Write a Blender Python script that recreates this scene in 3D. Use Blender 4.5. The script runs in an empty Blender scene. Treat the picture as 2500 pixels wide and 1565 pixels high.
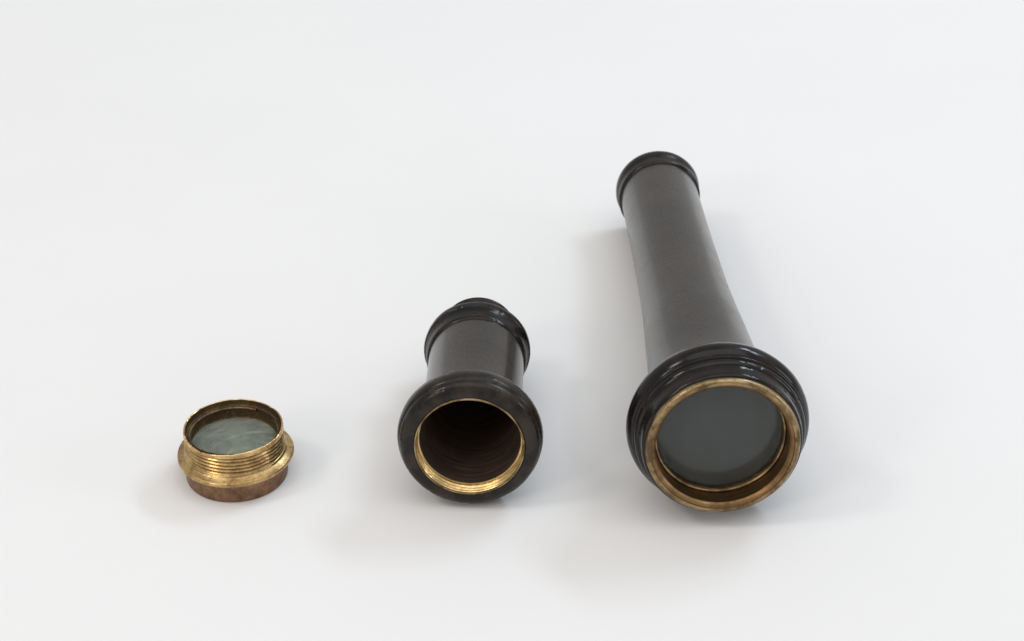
import bpy, math, random
from mathutils import Vector, Matrix, noise

S = bpy.context.scene
PI = math.pi

# ------------------------------------------------------------------ camera
PITCH, ROLL, CAM_H = 0.54812, 0.00204, 0.24
cam_data = bpy.data.cameras.new('camera')
cam = bpy.data.objects.new('camera', cam_data)
S.collection.objects.link(cam)
cam_data.sensor_width = 36.0
cam_data.lens = 4539.7 / 2500.0 * 36.0
cam_data.clip_start = 0.005
cam_data.clip_end = 50.0
fw = Vector((0, math.cos(PITCH), -math.sin(PITCH)))
up0 = Vector((0, math.sin(PITCH), math.cos(PITCH)))
rt0 = Vector((1, 0, 0))
rt = rt0 * math.cos(ROLL) + up0 * math.sin(ROLL)
up = -rt0 * math.sin(ROLL) + up0 * math.cos(ROLL)
m = Matrix((rt, up, -fw)).transposed().to_4x4()
m.translation = Vector((0, 0, CAM_H))
cam.matrix_world = m
cam_data.dof.use_dof = True
cam_data.dof.focus_distance = 0.40
cam_data.dof.aperture_fstop = 45.0
S.camera = cam

# ------------------------------------------------------------------ room light
w = bpy.data.worlds.new('World')
S.world = w
w.use_nodes = True
w.node_tree.nodes['Background'].inputs[0].default_value = (1.0, 0.992, 0.982, 1)
w.node_tree.nodes['Background'].inputs[1].default_value = 0.535


def area_light(name, az, el, dist, sx, sy, power, col, target=(0.02, 0.34, 0)):
    """az: degrees clockwise from +y (away from the camera)"""
    d = bpy.data.lights.new(name, 'AREA')
    d.shape = 'RECTANGLE'
    d.size, d.size_y = sx, sy
    d.energy = power
    d.color = col
    o = bpy.data.objects.new(name, d)
    S.collection.objects.link(o)
    a, e = math.radians(az), math.radians(el)
    t = Vector(target)
    o.location = t + Vector((math.sin(a) * math.cos(e), math.cos(a) * math.cos(e), math.sin(e))) * dist
    o.rotation_euler = (t - o.location).to_track_quat('-Z', 'Y').to_euler()
    return o


area_light('window_light', 50, 46, 1.5, 0.6, 0.17, 5.2, (0.72, 0.86, 1.0))
area_light('window_glow', 52, 48, 1.6, 1.4, 1.2, 0.7, (0.96, 0.98, 1.0))
area_light('low_window_light', 98, 18, 1.6, 0.4, 0.5, 3.0, (0.95, 0.97, 1.0))
area_light('side_light', -105, 50, 1.5, 0.28, 0.26, 2.6, (1.0, 0.94, 0.87))
area_light('front_side_light', -135, 30, 1.6, 0.26, 0.34, 2.8, (1.0, 0.86, 0.70))
area_light('overhead_fill', 165, 76, 2.2, 2.4, 2.2, 17.0, (1.0, 0.985, 0.97))  # added unseen overhead fill, set forward to reach the mouth threads

S.view_settings.view_transform = 'Standard'
S.view_settings.look = 'None'
S.view_settings.exposure = 0.0
S.view_settings.gamma = 1.0


# ------------------------------------------------------------------ materials
class N:
    def __init__(self, name):
        self.m = bpy.data.materials.new(name)
        self.m.use_nodes = True
        self.t = self.m.node_tree
        self.t.nodes.clear()
        self.out = self.t.nodes.new('ShaderNodeOutputMaterial')
        self.co = self.t.nodes.new('ShaderNodeTexCoord').outputs['Object']

    def new(self, kind, **kw):
        n = self.t.nodes.new(kind)
        for k, v in kw.items():
            if hasattr(n, k):
                setattr(n, k, v)
            else:
                n.inputs[k.replace('_', ' ')].default_value = v
        return n

    def link(self, a, b):
        self.t.links.new(a, b)

    def noise(self, scale, detail=4, rough=0.6, stretch=None, dist=0.0):
        n = self.new('ShaderNodeTexNoise')
        n.inputs['Scale'].default_value = scale
        n.inputs['Detail'].default_value = detail
        n.inputs['Roughness'].default_value = rough
        n.inputs['Distortion'].default_value = dist
        src = self.co
        if stretch:
            mp = self.new('ShaderNodeMapping')
            mp.inputs['Scale'].default_value = stretch
            self.link(src, mp.inputs[0])
            src = mp.outputs[0]
        self.link(src, n.inputs['Vector'])
        return n.outputs['Fac']

    def polar(self, scale_ang, scale_axial):
        """vector (angle-ish low frequency, radius, axial) so noise runs round the lathe"""
        sx = self.new('ShaderNodeSeparateXYZ')
        self.link(self.co, sx.inputs[0])
        r2 = self.math('SQRT', self.math('ADD', self.math('MULTIPLY', sx.outputs[0], sx.outputs[0]),
                                         self.math('MULTIPLY', sx.outputs[1], sx.outputs[1])))
        nx = self.math('DIVIDE', sx.outputs[0], self.math('ADD', r2, 1e-5))
        ny = self.math('DIVIDE', sx.outputs[1], self.math('ADD', r2, 1e-5))
        c = self.new('ShaderNodeCombineXYZ')
        self.link(self.math('MULTIPLY', nx, scale_ang), c.inputs[0])
        self.link(self.math('MULTIPLY', ny, scale_ang), c.inputs[1])
        s = self.math('ADD', self.math('MULTIPLY', sx.outputs[2], scale_axial),
                      self.math('MULTIPLY', r2, scale_axial * 0.7))
        self.link(s, c.inputs[2])
        return c.outputs[0]

    def noise_on(self, vec, scale=1.0, detail=3, rough=0.6):
        n = self.new('ShaderNodeTexNoise')
        n.inputs['Scale'].default_value = scale
        n.inputs['Detail'].default_value = detail
        n.inputs['Roughness'].default_value = rough
        self.link(vec, n.inputs['Vector'])
        return n.outputs['Fac']

    def math(self, op, a, b=None):
        n = self.new('ShaderNodeMath', operation=op)
        for i, v in enumerate((a, b)):
            if v is None:
                continue
            if isinstance(v, (int, float)):
                n.inputs[i].default_value = v
            else:
                self.link(v, n.inputs[i])
        return n.outputs[0]

    def ramp(self, fac, stops):
        n = self.new('ShaderNodeValToRGB')
        cr = n.color_ramp
        cr.elements[0].position, cr.elements[0].color = stops[0][0], (*stops[0][1], 1)
        cr.elements[1].position, cr.elements[1].color = stops[-1][0], (*stops[-1][1], 1)
        for p, c in stops[1:-1]:
            e = cr.elements.new(p)
            e.color = (*c, 1)
        self.link(fac, n.inputs[0])
        return n.outputs[0]

    def val(self, fac, p0, v0, p1, v1):
        n = self.new('ShaderNodeMapRange')
        for k, v in zip(('From Min', 'From Max', 'To Min', 'To Max'), (p0, p1, v0, v1)):
            n.inputs[k].default_value = v
        self.link(fac, n.inputs[0])
        return n.outputs[0]

    def bump(self, h, strength, dist, normal=None):
        n = self.new('ShaderNodeBump')
        n.inputs['Strength'].default_value = strength
        n.inputs['Distance'].default_value = dist
        self.link(h, n.inputs['Height'])
        if normal:
            self.link(normal, n.inputs['Normal'])
        return n.outputs[0]

    def mixc(self, fac, a, b):
        n = self.new('ShaderNodeMix', data_type='RGBA')
        for i, v in ((0, fac), (6, a), (7, b)):
            if isinstance(v, tuple):
                n.inputs[i].default_value = (*v, 1)
            elif isinstance(v, (int, float)):
                n.inputs[i].default_value = v
            else:
                self.link(v, n.inputs[i])
        return n.outputs[2]

    def finish(self, color=None, rough=0.5, metal=0.0, normal=None, coat=0.0, ior=1.5, spec=0.5, coat_rough=0.1):
        b = self.new('ShaderNodeBsdfPrincipled')
        for k, v in (('Base Color', color), ('Roughness', rough), ('Metallic', metal)):
            if v is None:
                continue
            if isinstance(v, tuple):
                b.inputs[k].default_value = (*v, 1)
            elif isinstance(v, (int, float)):
                b.inputs[k].default_value = v
            else:
                self.link(v, b.inputs[k])
        b.inputs['IOR'].default_value = ior
        b.inputs['Specular IOR Level'].default_value = spec
        b.inputs['Coat Weight'].default_value = coat
        b.inputs['Coat Roughness'].default_value = coat_rough
        if normal:
            self.link(normal, b.inputs['Normal'])
        self.link(b.outputs[0], self.out.inputs[0])
        self.b = b
        return self.m


def mat_paper():
    n = N('white_paper')
    a = n.noise(9, 3)
    b = n.noise(2500, 2)
    c = n.ramp(a, [(0.3, (0.795, 0.795, 0.798)), (0.7, (0.812, 0.812, 0.814))])
    return n.finish(c, 0.75, normal=n.bump(b, 0.06, 0.0002), spec=0.25)


def mat_ebony(name, base=(0.005, 0.0042, 0.004), brown=(0.014, 0.009, 0.0075), rough=0.11, worn=(0.08, 0.075, 0.06), spec=0.30, wear=0.10):
    n = N(name)
    turn = n.noise_on(n.polar(1.2, 2600), 1, 3)
    blot = n.noise(160, 5)
    spk = n.noise(1500, 3)
    rub = n.noise(420, 4, 0.6, dist=0.8)
    c = n.mixc(n.val(blot, 0.42, 0, 0.62, 1), base, brown)
    c = n.mixc(n.val(spk, 0.66, 0, 0.78, 0.5), c, worn)
    r = n.math('ADD', n.val(blot, 0.3, rough - 0.07, 0.7, rough + 0.12), n.val(turn, 0.3, -0.04, 0.7, 0.06))
    nn = n.bump(turn, 0.22, 0.00006)
    nn = n.bump(spk, 0.15, 0.00004, nn)
    nn = n.bump(rub, 0.5 * wear / 0.2, 0.00006, nn)
    r = n.math('ADD', r, n.val(rub, 0.5, 0.0, 0.7, wear))
    return n.finish(c, r, normal=nn, spec=spec)


def mat_barrel(name, coat_rough=0.17):
    n = N(name)
    grain = n.noise(2600, 2, 0.7)
    blot = n.noise(60, 5, 0.65)
    smear = n.noise(200, 4, 0.6, dist=1.0)
    scr = n.noise_on(n.polar(1.5, 900), 1, 4, 0.75)
    c = n.ramp(blot, [(0.3, (0.022, 0.018, 0.0150)), (0.7, (0.048, 0.040, 0.0335))])
    c = n.mixc(n.val(grain, 0.38, 0.5, 0.52, 0.0), c, (0.010, 0.008, 0.007))
    c = n.mixc(n.val(grain, 0.54, 0.0, 0.68, 0.3), c, (0.085, 0.072, 0.064))
    c = n.mixc(n.val(scr, 0.61, 0, 0.70, 0.8), c, (0.008, 0.007, 0.007))
    nn = n.bump(grain, 0.35, 0.00004)
    nn = n.bump(scr, 0.3, 0.00004, nn)
    m_ = n.finish(c, n.val(blot, 0.3, 0.34, 0.7, 0.44), normal=nn, coat=0.72, coat_rough=coat_rough, spec=0.10)
    n.link(n.val(smear, 0.35, coat_rough - 0.04, 0.7, coat_rough + 0.1), n.b.inputs['Coat Roughness'])
    return m_


def mat_brass(name, bright=(0.80, 0.56, 0.22), dull=(0.30, 0.19, 0.085), dirt=(0.06, 0.035, 0.02),
              d0=0.50, d1=0.68, rough=0.27, turn_amt=0.25, groove=None, streak=0.0):
    n = N(name)
    blot = n.noise(260, 5, 0.65, dist=0.6)
    fine = n.noise(1500, 4, 0.7)
    turn = n.noise_on(n.polar(1.0, 3000), 1, 3)
    mixf = n.math('ADD', n.math('MULTIPLY', blot, 0.65), n.math('MULTIPLY', fine, 0.35))
    c = n.mixc(n.val(mixf, d0 - 0.08, 0, d1 - 0.08, 1), bright, dull)
    if streak:
        st = n.noise_on(n.polar(2.5, 700), 1, 4, 0.65)
        mixf = n.math('ADD', n.math('MULTIPLY', mixf, 1 - streak), n.math('MULTIPLY', st, streak))
        c = n.mixc(n.val(mixf, d0 - 0.08, 0, d1 - 0.08, 1), bright, dull)
    dirtf = n.val(n.math('ADD', n.math('MULTIPLY', fine, 0.6), n.math('MULTIPLY', blot, 0.4)), d1 - 0.07, 0, d1 + 0.02, 1)
    c = n.mixc(dirtf, c, dirt)
    if groove:
        # dirt colour painted along the thread's helical groove so its turns read: (pitch, z from, z to, amount)
        pitch, z0, z1, amt = groove
        sp = n.new('ShaderNodeSeparateXYZ')
        n.link(n.co, sp.inputs[0])
        ph = n.math('FRACT', n.math('ADD', n.math('ADD', n.math('DIVIDE', sp.outputs[2], pitch),
                                                  n.math('DIVIDE', n.math('ARCTAN2', sp.outputs[1], sp.outputs[0]), 2 * PI)), 50.0))
        g = n.val(n.math('ABSOLUTE', n.math('SUBTRACT', ph, 0.5)), 0.08, 1, 0.24, 0)
        g = n.math('MULTIPLY', g, n.val(sp.outputs[2], z0, 0, z0 + 0.0002, 1))
        g = n.math('MULTIPLY', g, n.val(sp.outputs[2], z1 - 0.0002, 1, z1, 0))
        g = n.math('MULTIPLY', g, n.val(fine, 0.3, amt, 0.7, amt * 0.6))
        c = n.mixc(g, c, dirt)
    r = n.math('ADD', n.val(mixf, 0.35, rough - 0.05, 0.65, rough + 0.2), n.math('MULTIPLY', dirtf, 0.25))
    metal = n.val(dirtf, 0, 1.0, 1, 0.25)
    nn = n.bump(turn, turn_amt, 0.00005)
    nn = n.bump(fine, 0.3, 0.00006, nn)
    return n.finish(c, r, metal, normal=nn)


def mat_bore(name, dark, brown):
    n = N(name)
    turn = n.noise_on(n.polar(0.9, 2600), 1, 3, 0.7)
    spk = n.noise(1200, 3)
    c = n.mixc(n.val(turn, 0.35, 0, 0.7, 1), dark, brown)
    c = n.mixc(n.val(spk, 0.70, 0, 0.76, 0.5), c, (0.12, 0.10, 0.08))
    return n.finish(c, 0.38, normal=n.bump(turn, 0.5, 0.0001))


def mat_glass(name, dust=(0.35, 0.38, 0.34), amount=0.12, tint=(0.75, 0.82, 0.76), rough=0.06, swirl=0.0):
    """dusty lens: clear dielectric under a diffuse film of dust, wipe marks and milky reflection"""
    n = N(name)
    g = n.new('ShaderNodeBsdfGlass')
    g.inputs['Color'].default_value = (*tint, 1)
    g.inputs['Roughness'].default_value = rough
    g.inputs['IOR'].default_value = 1.5
    d = n.new('ShaderNodeBsdfDiffuse')
    big = n.noise(120, 4, 0.6, dist=1.5)
    fine = n.noise(2600, 3)
    off = n.new('ShaderNodeMapping')
    off.inputs['Location'].default_value = (-0.0055, 0.0065, 0)
    n.link(n.co, off.inputs[0])
    n.co = off.outputs[0]
    arcs = n.noise_on(n.polar(0.8, 1100), 1, 4, 0.65)
    f = n.val(big, 0.3, amount * 0.7, 0.7, amount * 1.3)
    f = n.math('ADD', f, n.val(fine, 0.64, 0, 0.78, amount * 1.2))
    if swirl:
        f = n.math('ADD', f, n.val(arcs, 0.48, 0, 0.72, swirl))
    d.inputs[0].default_value = (*dust, 1)
    mx = n.new('ShaderNodeMixShader')
    n.link(f, mx.inputs[0])
    n.link(g.outputs[0], mx.inputs[1])
    n.link(d.outputs[0], mx.inputs[2])
    n.link(mx.outputs[0], n.out.inputs[0])
    return n.m


PAPER = mat_paper()
EBONY = mat_ebony('black_lacquered_ring')
EBONY_WORN = mat_ebony('worn_brownish_black_ring', (0.009, 0.007, 0.0055), (0.034, 0.024, 0.016), 0.22, spec=0.30, wear=0.2)
FARBLACK = mat_ebony('dull_black_collar', (0.005, 0.0048, 0.0048), (0.020, 0.012, 0.009), 0.18, spec=0.28, wear=0.16)
BARREL = mat_barrel('satin_black_barrel', 0.19)
BARREL_GLOSS = mat_barrel('glossier_black_barrel', 0.13)
BRASS = mat_brass('aged_brass', (0.80, 0.56, 0.24), (0.36, 0.22, 0.10), (0.07, 0.035, 0.02), 0.48, 0.64, 0.22, groove=(0.00086, 0.0068, 0.0113, 0.8), streak=0.3)
BRASS_BRIGHT = mat_brass('bright_thread_brass', (0.86, 0.64, 0.30), (0.48, 0.31, 0.13), (0.12, 0.06, 0.02), d0=0.50, d1=0.74, rough=0.22, groove=(0.00092, -0.0038, -0.0011, 0.9))
BRASS_FLANGE = mat_brass('mottled_flange_brass', (0.66, 0.47, 0.21), (0.32, 0.20, 0.09), (0.10, 0.055, 0.03), 0.48, 0.63, 0.27, streak=0.4)
BRASS_DULL = mat_brass('dull_brown_brass', (0.40, 0.29, 0.155), (0.14, 0.09, 0.05), (0.06, 0.038, 0.024), 0.51, 0.65, 0.30, streak=0.6)
BRASS_RECESS = mat_brass('brown_recess_brass', (0.34, 0.21, 0.095), (0.15, 0.085, 0.04), (0.04, 0.025, 0.018), 0.46, 0.70, 0.34, streak=0.7)  # darker, browner brass of the bezel bore
BRASS_DARK = mat_brass('dark_bronze', (0.33, 0.195, 0.115), (0.16, 0.095, 0.06), (0.07, 0.04, 0.03), 0.45, 0.7, 0.40)
BRASS_INNER = mat_brass('dark_olive_brown_brass', (0.26, 0.19, 0.10), (0.12, 0.075, 0.045), (0.04, 0.025, 0.018), 0.42, 0.62, 0.42)
BORE = mat_bore('brown_stained_bore', (0.028, 0.019, 0.015), (0.12, 0.078, 0.056))
BORE_DARK = mat_bore('blackened_bore', (0.010, 0.009, 0.008), (0.018, 0.015, 0.013))
GLASS = mat_glass('milky_objective_glass', (0.33, 0.34, 0.335), 0.09, (0.8, 0.83, 0.82), 0.13)  # diffuse dust film also stands in for the dim milky room reflection
GLASS_GREEN = mat_glass('grimy_green_glass', (0.37, 0.41, 0.345), 0.42, (0.66, 0.72, 0.64), 0.12, swirl=0.28)


# ------------------------------------------------------------------ geometry helpers
def smooth_profile(pts, sub=6):
    """pts: (s, r) or (s, r, 'c') for a crisp corner; Catmull-Rom between crisp corners"""
    out = []
    P = [(p[0], p[1]) for p in pts]
    crisp = [len(p) > 2 for p in pts]
    n = len(P)
    for i in range(n - 1):
        p1, p2 = P[i], P[i + 1]
        p0 = P[i - 1] if i > 0 and not crisp[i] else p1
        p3 = P[i + 2] if i + 2 < n and not crisp[i + 1] else p2
        k = 1 if (crisp[i] and crisp[i + 1]) else sub
        for j in range(k):
            t = j / k
            f = lambda a, b, c, d: 0.5 * (2 * b + (c - a) * t + (2 * a - 5 * b + 4 * c - d) * t * t + (3 * b - a - 3 * c + d) * t ** 3)
            out.append((f(p0[0], p1[0], p2[0], p3[0]), f(p0[1], p1[1], p2[1], p3[1])))
    out.append(P[-1])
    return out


def lathe(name, prof, mat, parent, seg=192, a0=0.0, a1=2 * PI, disp=None, closed=False, sharp=35):
    """revolve (s, r) profile about the local z axis, ONE mesh"""
    full = abs(a1 - a0 - 2 * PI) < 1e-6
    na = seg if full else seg + 1
    vs, fs = [], []
    for i, (s, r) in enumerate(prof):
        for j in range(na):
            a = a0 + (a1 - a0) * j / seg
            rr, ss = (r, s) if disp is None else disp(a, s, r)
            vs.append((rr * math.cos(a), rr * math.sin(a), ss))
    m_ = len(prof)
    rows = m_ if closed else m_ - 1
    for i in range(rows):
        k = (i + 1) % m_
        for j in range(seg if full else na - 1):
            j2 = (j + 1) % na
            fs.append((i * na + j, i * na + j2, k * na + j2, k * na + j))
    if closed and not full:
        fs.append([i * na for i in range(m_)])
        fs.append([i * na + na - 1 for i in reversed(range(m_))])
    me = bpy.data.meshes.new(name)
    me.from_pydata(vs, [], fs)
    me.polygons.foreach_set('use_smooth', [True] * len(me.polygons))
    me.update()
    # consistent outward normals and crisp corners
    import bmesh
    bm = bmesh.new()
    bm.from_mesh(me)
    bmesh.ops.remove_doubles(bm, verts=bm.verts, dist=1e-7)
    bmesh.ops.recalc_face_normals(bm, faces=bm.faces)
    lim = math.radians(sharp)
    for e in bm.edges:
        if len(e.link_faces) == 2 and e.calc_face_angle(0) > lim:
            e.smooth = False
    bm.to_mesh(me)
    bm.free()
    me.materials.append(mat)
    o = bpy.data.objects.new(name, me)
    S.collection.objects.link(o)
    o.parent = parent
    return o


def thing(name, label, cat):
    o = bpy.data.objects.new(name, None)
    o.empty_display_size = 0.01
    S.collection.objects.link(o)
    o['label'] = label
    o['category'] = cat
    return o


def place_tube(o, x, y, heading, r1, r2, length, spin=0.0):
    """local z runs along the tube, away from the camera; both rings touch the table"""
    s = (r1 - r2) / length
    c = math.sqrt(1 - s * s)
    ax = Vector((math.sin(heading) * c, math.cos(heading) * c, -s))
    side = ax.cross(Vector((0, 0, 1))).normalized()
    upv = side.cross(ax)
    mm = Matrix((side, upv, ax)).transposed().to_4x4() @ Matrix.Rotation(spin, 4, 'Z')
    mm.translation = Vector((x, y, r1 / c + 0.00005))
    o.matrix_world = mm


def thread(pitch, depth, s0, s1, fade=0.0006):
    def f(a, s, r):
        ph = (s / pitch + a / (2 * PI)) % 1.0
        tri = 1 - abs(2 * ph - 1)
        e = min(1.0, max(0.0, (s - s0) / fade), max(0.0, (s1 - s) / fade))
        return r - depth * (tri ** 0.8) * e, s
    return f


def lin(a, b, n):
    return [(a[0] + (b[0] - a[0]) * i / n, a[1] + (b[1] - a[1]) * i / n) for i in range(n + 1)]


mmr = lambda L: [tuple([p[0] / 1000, p[1] / 1000] + list(p[2:])) for p in L]

def handworn(seed, amt=0.00005):
    def f(a, s, r):
        v = noise.noise(Vector((math.cos(a) * 2.2 + seed, math.sin(a) * 2.2, s * 160)))
        u = noise.noise(Vector((math.cos(a) * 14 + seed, math.sin(a) * 14, s * 900)))
        nick = max(0.0, u - 0.42) * 3.5
        return r + amt * v - amt * 1.6 * nick, s
    return f


# ------------------------------------------------------------------ table
me = bpy.data.meshes.new('table_surface')
me.from_pydata([(-3, -1.5, 0), (3, -1.5, 0), (3, 4, 0), (-3, 4, 0)], [], [(0, 1, 2, 3)])
me.materials.append(PAPER)
tab = bpy.data.objects.new('table_surface', me)
S.collection.objects.link(tab)
tab['kind'] = 'structure'

# ------------------------------------------------------------------ long tube
T = thing('telescope_tube', 'long black tube flaring to a thick ring around a brass rimmed glass lens', 'telescope tube')
place_tube(T, 0.0429, 0.32051, -0.03429, 0.01914, 0.0111, 0.12163)
# lacquered ring, back to front
prof = smooth_profile(mmr([(6.4, 12.9, 'c'), (5.8, 14.6), (4.4, 16.3), (2.7, 17.8), (1.0, 18.75), (-0.5, 19.14), (-1.8, 18.95), (-2.8, 18.4), (-3.2, 17.95, 'c'),
                           (-3.4, 18.1), (-3.8, 18.05), (-4.05, 17.55, 'c'), (-4.35, 17.75), (-4.9, 17.7), (-5.4, 17.4), (-5.7, 17.0, 'c'), (-6.5, 16.8),
                           (-7.7, 16.65), (-8.4, 16.5), (-8.75, 16.15), (-8.8, 15.7, 'c')]))
lathe('front_ring', prof, EBONY, T, 320, disp=handworn(1.0))
prof = smooth_profile(mmr([(-7.6, 15.98, 'c'), (-9.0, 15.98, 'c'), (-9.5, 15.85), (-9.85, 15.5), (-9.95, 15.1), (-9.85, 14.75, 'c')]))
lathe('brass_bezel', prof, BRASS_DULL, T, 256)
prof = smooth_profile(mmr([(-9.85, 14.75, 'c'), (-9.6, 14.65, 'c'), (-9.3, 14.15), (-8.9, 13.8, 'c'), (-6.4, 13.75, 'c'), (-4.3, 13.7, 'c')]))
lathe('bezel_bore', prof, BRASS_RECESS, T, 256)
prof = smooth_profile(mmr([(-4.2, 13.68, 'c'), (-5.1, 13.68, 'c'), (-5.3, 13.5), (-5.2, 13.2), (-4.8, 13.0, 'c'), (-3.9, 12.95, 'c'), (-3.9, 13.6, 'c')]))
lathe('retaining_ring', prof, BRASS_DULL, T, 256)
# lens: biconvex
R = 13.4
lens = []
for i in range(25):
    r = R * i / 24
    lens.append(((-4.6 + 0.9 * (r / R) ** 2) / 1000, r / 1000))
for i in range(24, -1, -1):
    r = R * i / 24
    lens.append(((-3.3 - 0.3 * (r / R) ** 2) / 1000, r / 1000))
lathe('objective_lens', lens, GLASS, T, 128)
prof = mmr([(-3.6, 13.5), (4.0, 12.0), (25, 10.9), (60, 9.2), (100, 9.0), (121, 8.6), (121, 0.0)])
lathe('inner_bore', prof, BORE_DARK, T, 96)
prof = smooth_profile(mmr([(6.0, 14.3), (9.0, 13.55), (13, 13.0), (20, 12.42), (29, 11.9), (37, 11.5), (46, 11.0), (56, 10.6), (66, 10.38), (80, 10.2), (95, 10.1), (118.5, 10.1, 'c')]))
lathe('barrel', prof, BARREL, T, 256)
prof = smooth_profile(mmr([(115.6, 10.1, 'c'), (115.7, 10.35, 'c'), (116.0, 10.62), (116.4, 10.75), (116.8, 10.45, 'c'), (117.2, 10.42), (118.9, 10.6), (120.0, 10.95, 'c'),
                           (121.3, 11.12), (122.4, 10.9), (123.2, 10.2), (123.4, 9.3, 'c'), (123.2, 8.4, 'c'), (120, 8.3, 'c')]))
lathe('rear_collar', prof, FARBLACK, T, 256)

# ------------------------------------------------------------------ short tube
E_ = thing('eyepiece_tube', 'short open black tube, middle of the three, with bright brass threads inside its mouth', 'eyepiece tube')
place_tube(E_, -0.00874, 0.32064, 0.02036, 0.01535, 0.01215, 0.03962)
prof = smooth_profile(mmr([(4.4, 11.0, 'c'), (4.3, 12.9), (3.7, 14.1), (2.3, 15.0), (0.4, 15.35), (-0.9, 15.2), (-1.5, 14.9, 'c'), (-1.7, 14.7, 'c'), (-2.3, 14.75),
                           (-3.1, 14.3), (-3.6, 13.5), (-3.85, 12.6), (-3.95, 11.72, 'c')]))
lathe('front_ring', prof, EBONY_WORN, E_, 320, disp=handworn(4.0, 0.00006))
prof = mmr([(-3.6, 11.62), (-4.0, 11.6), (-4.12, 11.52), (-4.15, 11.35), (-4.1, 11.22), (-3.98, 11.16)])
lathe('mouth_rim', prof, BRASS_DULL, E_, 256)
prof = lin((-0.0040, 0.01118), (-0.0010, 0.01088), 100) + mmr([(-0.9, 10.7)])
lathe('thread_ring', prof, BRASS_BRIGHT, E_, 256, disp=lambda a, s, r: ((r + 0.00034 * (1 - abs(2 * ((s / 0.00092 + a / (2 * PI)) % 1.0) - 1))) if -0.0011 > s > -0.0038 and r > 0.0105 else r, s))
prof = smooth_profile(mmr([(-1.0, 11.2, 'c'), (-0.95, 10.75, 'c'), (3.0, 10.5), (6, 9.9), (12, 9.6), (20, 9.2), (30, 8.8), (39, 8.4, 'c'), (39, 6.4, 'c'), (48.4, 6.2, 'c'), (48.4, 0.0, 'c')]), 4)
lathe('inner_bore', prof, BORE, E_, 128)
prof = smooth_profile(mmr([(3.6, 12.6), (5.2, 11.55), (7.4, 11.05), (10, 10.8), (15, 10.68), (22, 10.68), (30, 10.75), (35.5, 10.8, 'c')]))
lathe('barrel', prof, BARREL_GLOSS, E_, 256)
prof = smooth_profile(mmr([(33.8, 10.8, 'c'), (34.0, 11.1, 'c'), (34.6, 11.35), (35.1, 11.38), (35.4, 11.15, 'c'), (35.8, 11.2), (37.2, 11.4), (38.4, 11.85, 'c'), (38.6, 12.12, 'c'),
                           (39.3, 12.18), (40.1, 12.1, 'c'), (40.5, 11.7), (40.7, 11.2), (40.8, 8.6, 'c')]))
lathe('rear_collar', prof, FARBLACK, E_, 320, disp=handworn(7.0, 0.00006))
prof = mmr([(40.6, 8.7)]) + lin((0.0407, 0.0087), (0.0492, 0.0087), 130) + mmr([(49.4, 8.55), (49.5, 8.2), (49.4, 6.0)])
lathe('threaded_nipple', prof, FARBLACK, E_, 192, disp=thread(0.0009, 0.0003, 0.0408, 0.0491))

# ------------------------------------------------------------------ brass lens cell
K = thing('brass_lens_cell', 'small tarnished brass screw cell with flange holding a cloudy greenish lens', 'lens cell')
K.location = (-0.05986, 0.32911, 0.00003)
prof = smooth_profile(mmr([(0.5, 0.0, 'c'), (0.3, 9.6, 'c'), (0.0, 10.3, 'c'), (0.05, 10.7), (0.25, 10.98), (0.9, 11.05), (2.2, 11.1), (4.9, 11.05, 'c'), (5.2, 10.8, 'c')]))
lathe('base', prof, BRASS_DARK, K, 224)
prof = smooth_profile(mmr([(4.75, 10.7, 'c'), (4.8, 11.9, 'c'), (4.95, 12.3), (5.2, 12.5), (5.5, 12.56), (5.85, 12.5), (6.05, 12.32, 'c'), (6.3, 11.7), (6.6, 11.15), (7.0, 10.85), (7.1, 10.6, 'c')]), 14)


def dent(a, s, r):
    # a small round pit on the front of the flange and hand-worn rim
    da = (a - math.radians(-107)) * r
    d2 = (da / 0.0007) ** 2 + ((s - 0.0064) / 0.00028) ** 2
    wob = 0.00006 * math.sin(3 * a + 1) + 0.00004 * math.sin(7 * a)
    return r - 0.0007 * math.exp(-d2 * 1.2) + wob, s - 0.0004 * math.exp(-d2 * 1.2)


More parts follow.
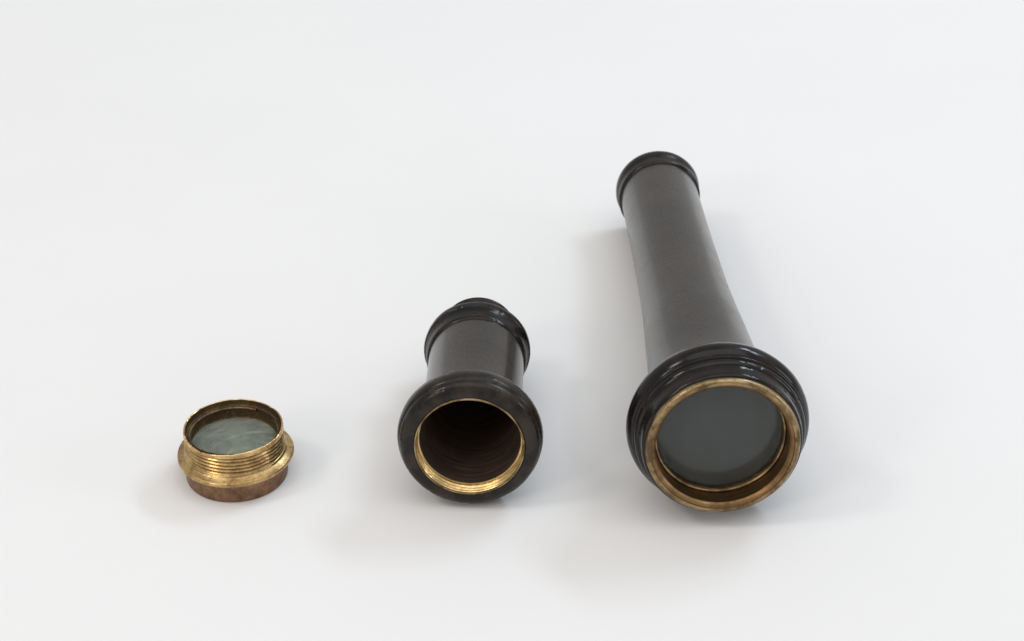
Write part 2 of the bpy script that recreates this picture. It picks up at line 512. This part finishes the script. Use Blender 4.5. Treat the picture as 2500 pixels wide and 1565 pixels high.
lathe('flange', prof, BRASS_FLANGE, K, 360, disp=dent)


def rim_wear(a, s, r):
    rr, ss = thread(0.00086, 0.00030, 0.0068, 0.0113, 0.0003)(a, s, r) if r > 0.0104 else (r, s)
    # front-left of the rim is worn lower
    if s > 0.0112:
        g = math.exp(-((math.degrees(a) % 360 - 236) / 26) ** 2)
        ss -= 0.0005 * g * (s - 0.0112) / 0.0011
        ss += 0.00005 * math.sin(5 * a) * (s - 0.0112) / 0.0011
    if s > 0.0118:
        # small chips round the rim
        v = noise.noise(Vector((math.cos(a) * 9, math.sin(a) * 9, 3.3)))
        ss -= 0.00022 * max(0.0, v - 0.12)
        ss -= 0.0005 * max(0.0, noise.noise(Vector((math.cos(a) * 22, math.sin(a) * 22, 8.1))) - 0.35)
    return rr, ss


prof = lin((0.0067, 0.0108), (0.0115, 0.01072), 120) + mmr([(11.7, 10.66), (11.95, 10.66), (12.2, 10.64), (12.3, 10.55), (12.34, 10.42), (12.24, 10.28)])
lathe('thread_collar', prof, BRASS, K, 360, disp=rim_wear)
prof = smooth_profile(mmr([(12.24, 10.28, 'c'), (12.1, 10.25, 'c'), (11.3, 10.15), (10.9, 10.0, 'c'), (10.8, 9.7, 'c'), (8.5, 9.55, 'c'), (8.0, 9.3), (7.8, 8.9, 'c')]), 3)
lathe('inner_wall', prof, BRASS_INNER, K, 224)
# split retaining ring with its open end at the back right
ring = []
for i in range(12):
    t = 2 * PI * i / 12
    ring.append((0.0106 + 0.00036 * math.sin(t), 0.0096 + 0.00045 * math.cos(t)))
lathe('split_retaining_ring', ring, BRASS_INNER, K, 200, a0=math.radians(66), a1=math.radians(66 + 322), closed=True, sharp=60)
R = 9.3
lens = []
for i in range(25):
    r = R * i / 24
    lens.append(((8.9 - 0.75 * (r / R) ** 2) / 1000, r / 1000))
for i in range(24, -1, -1):
    r = R * i / 24
    lens.append(((6.4 + 0.3 * (r / R) ** 2) / 1000, r / 1000))
lathe('lens', lens, GLASS_GREEN, K, 128)
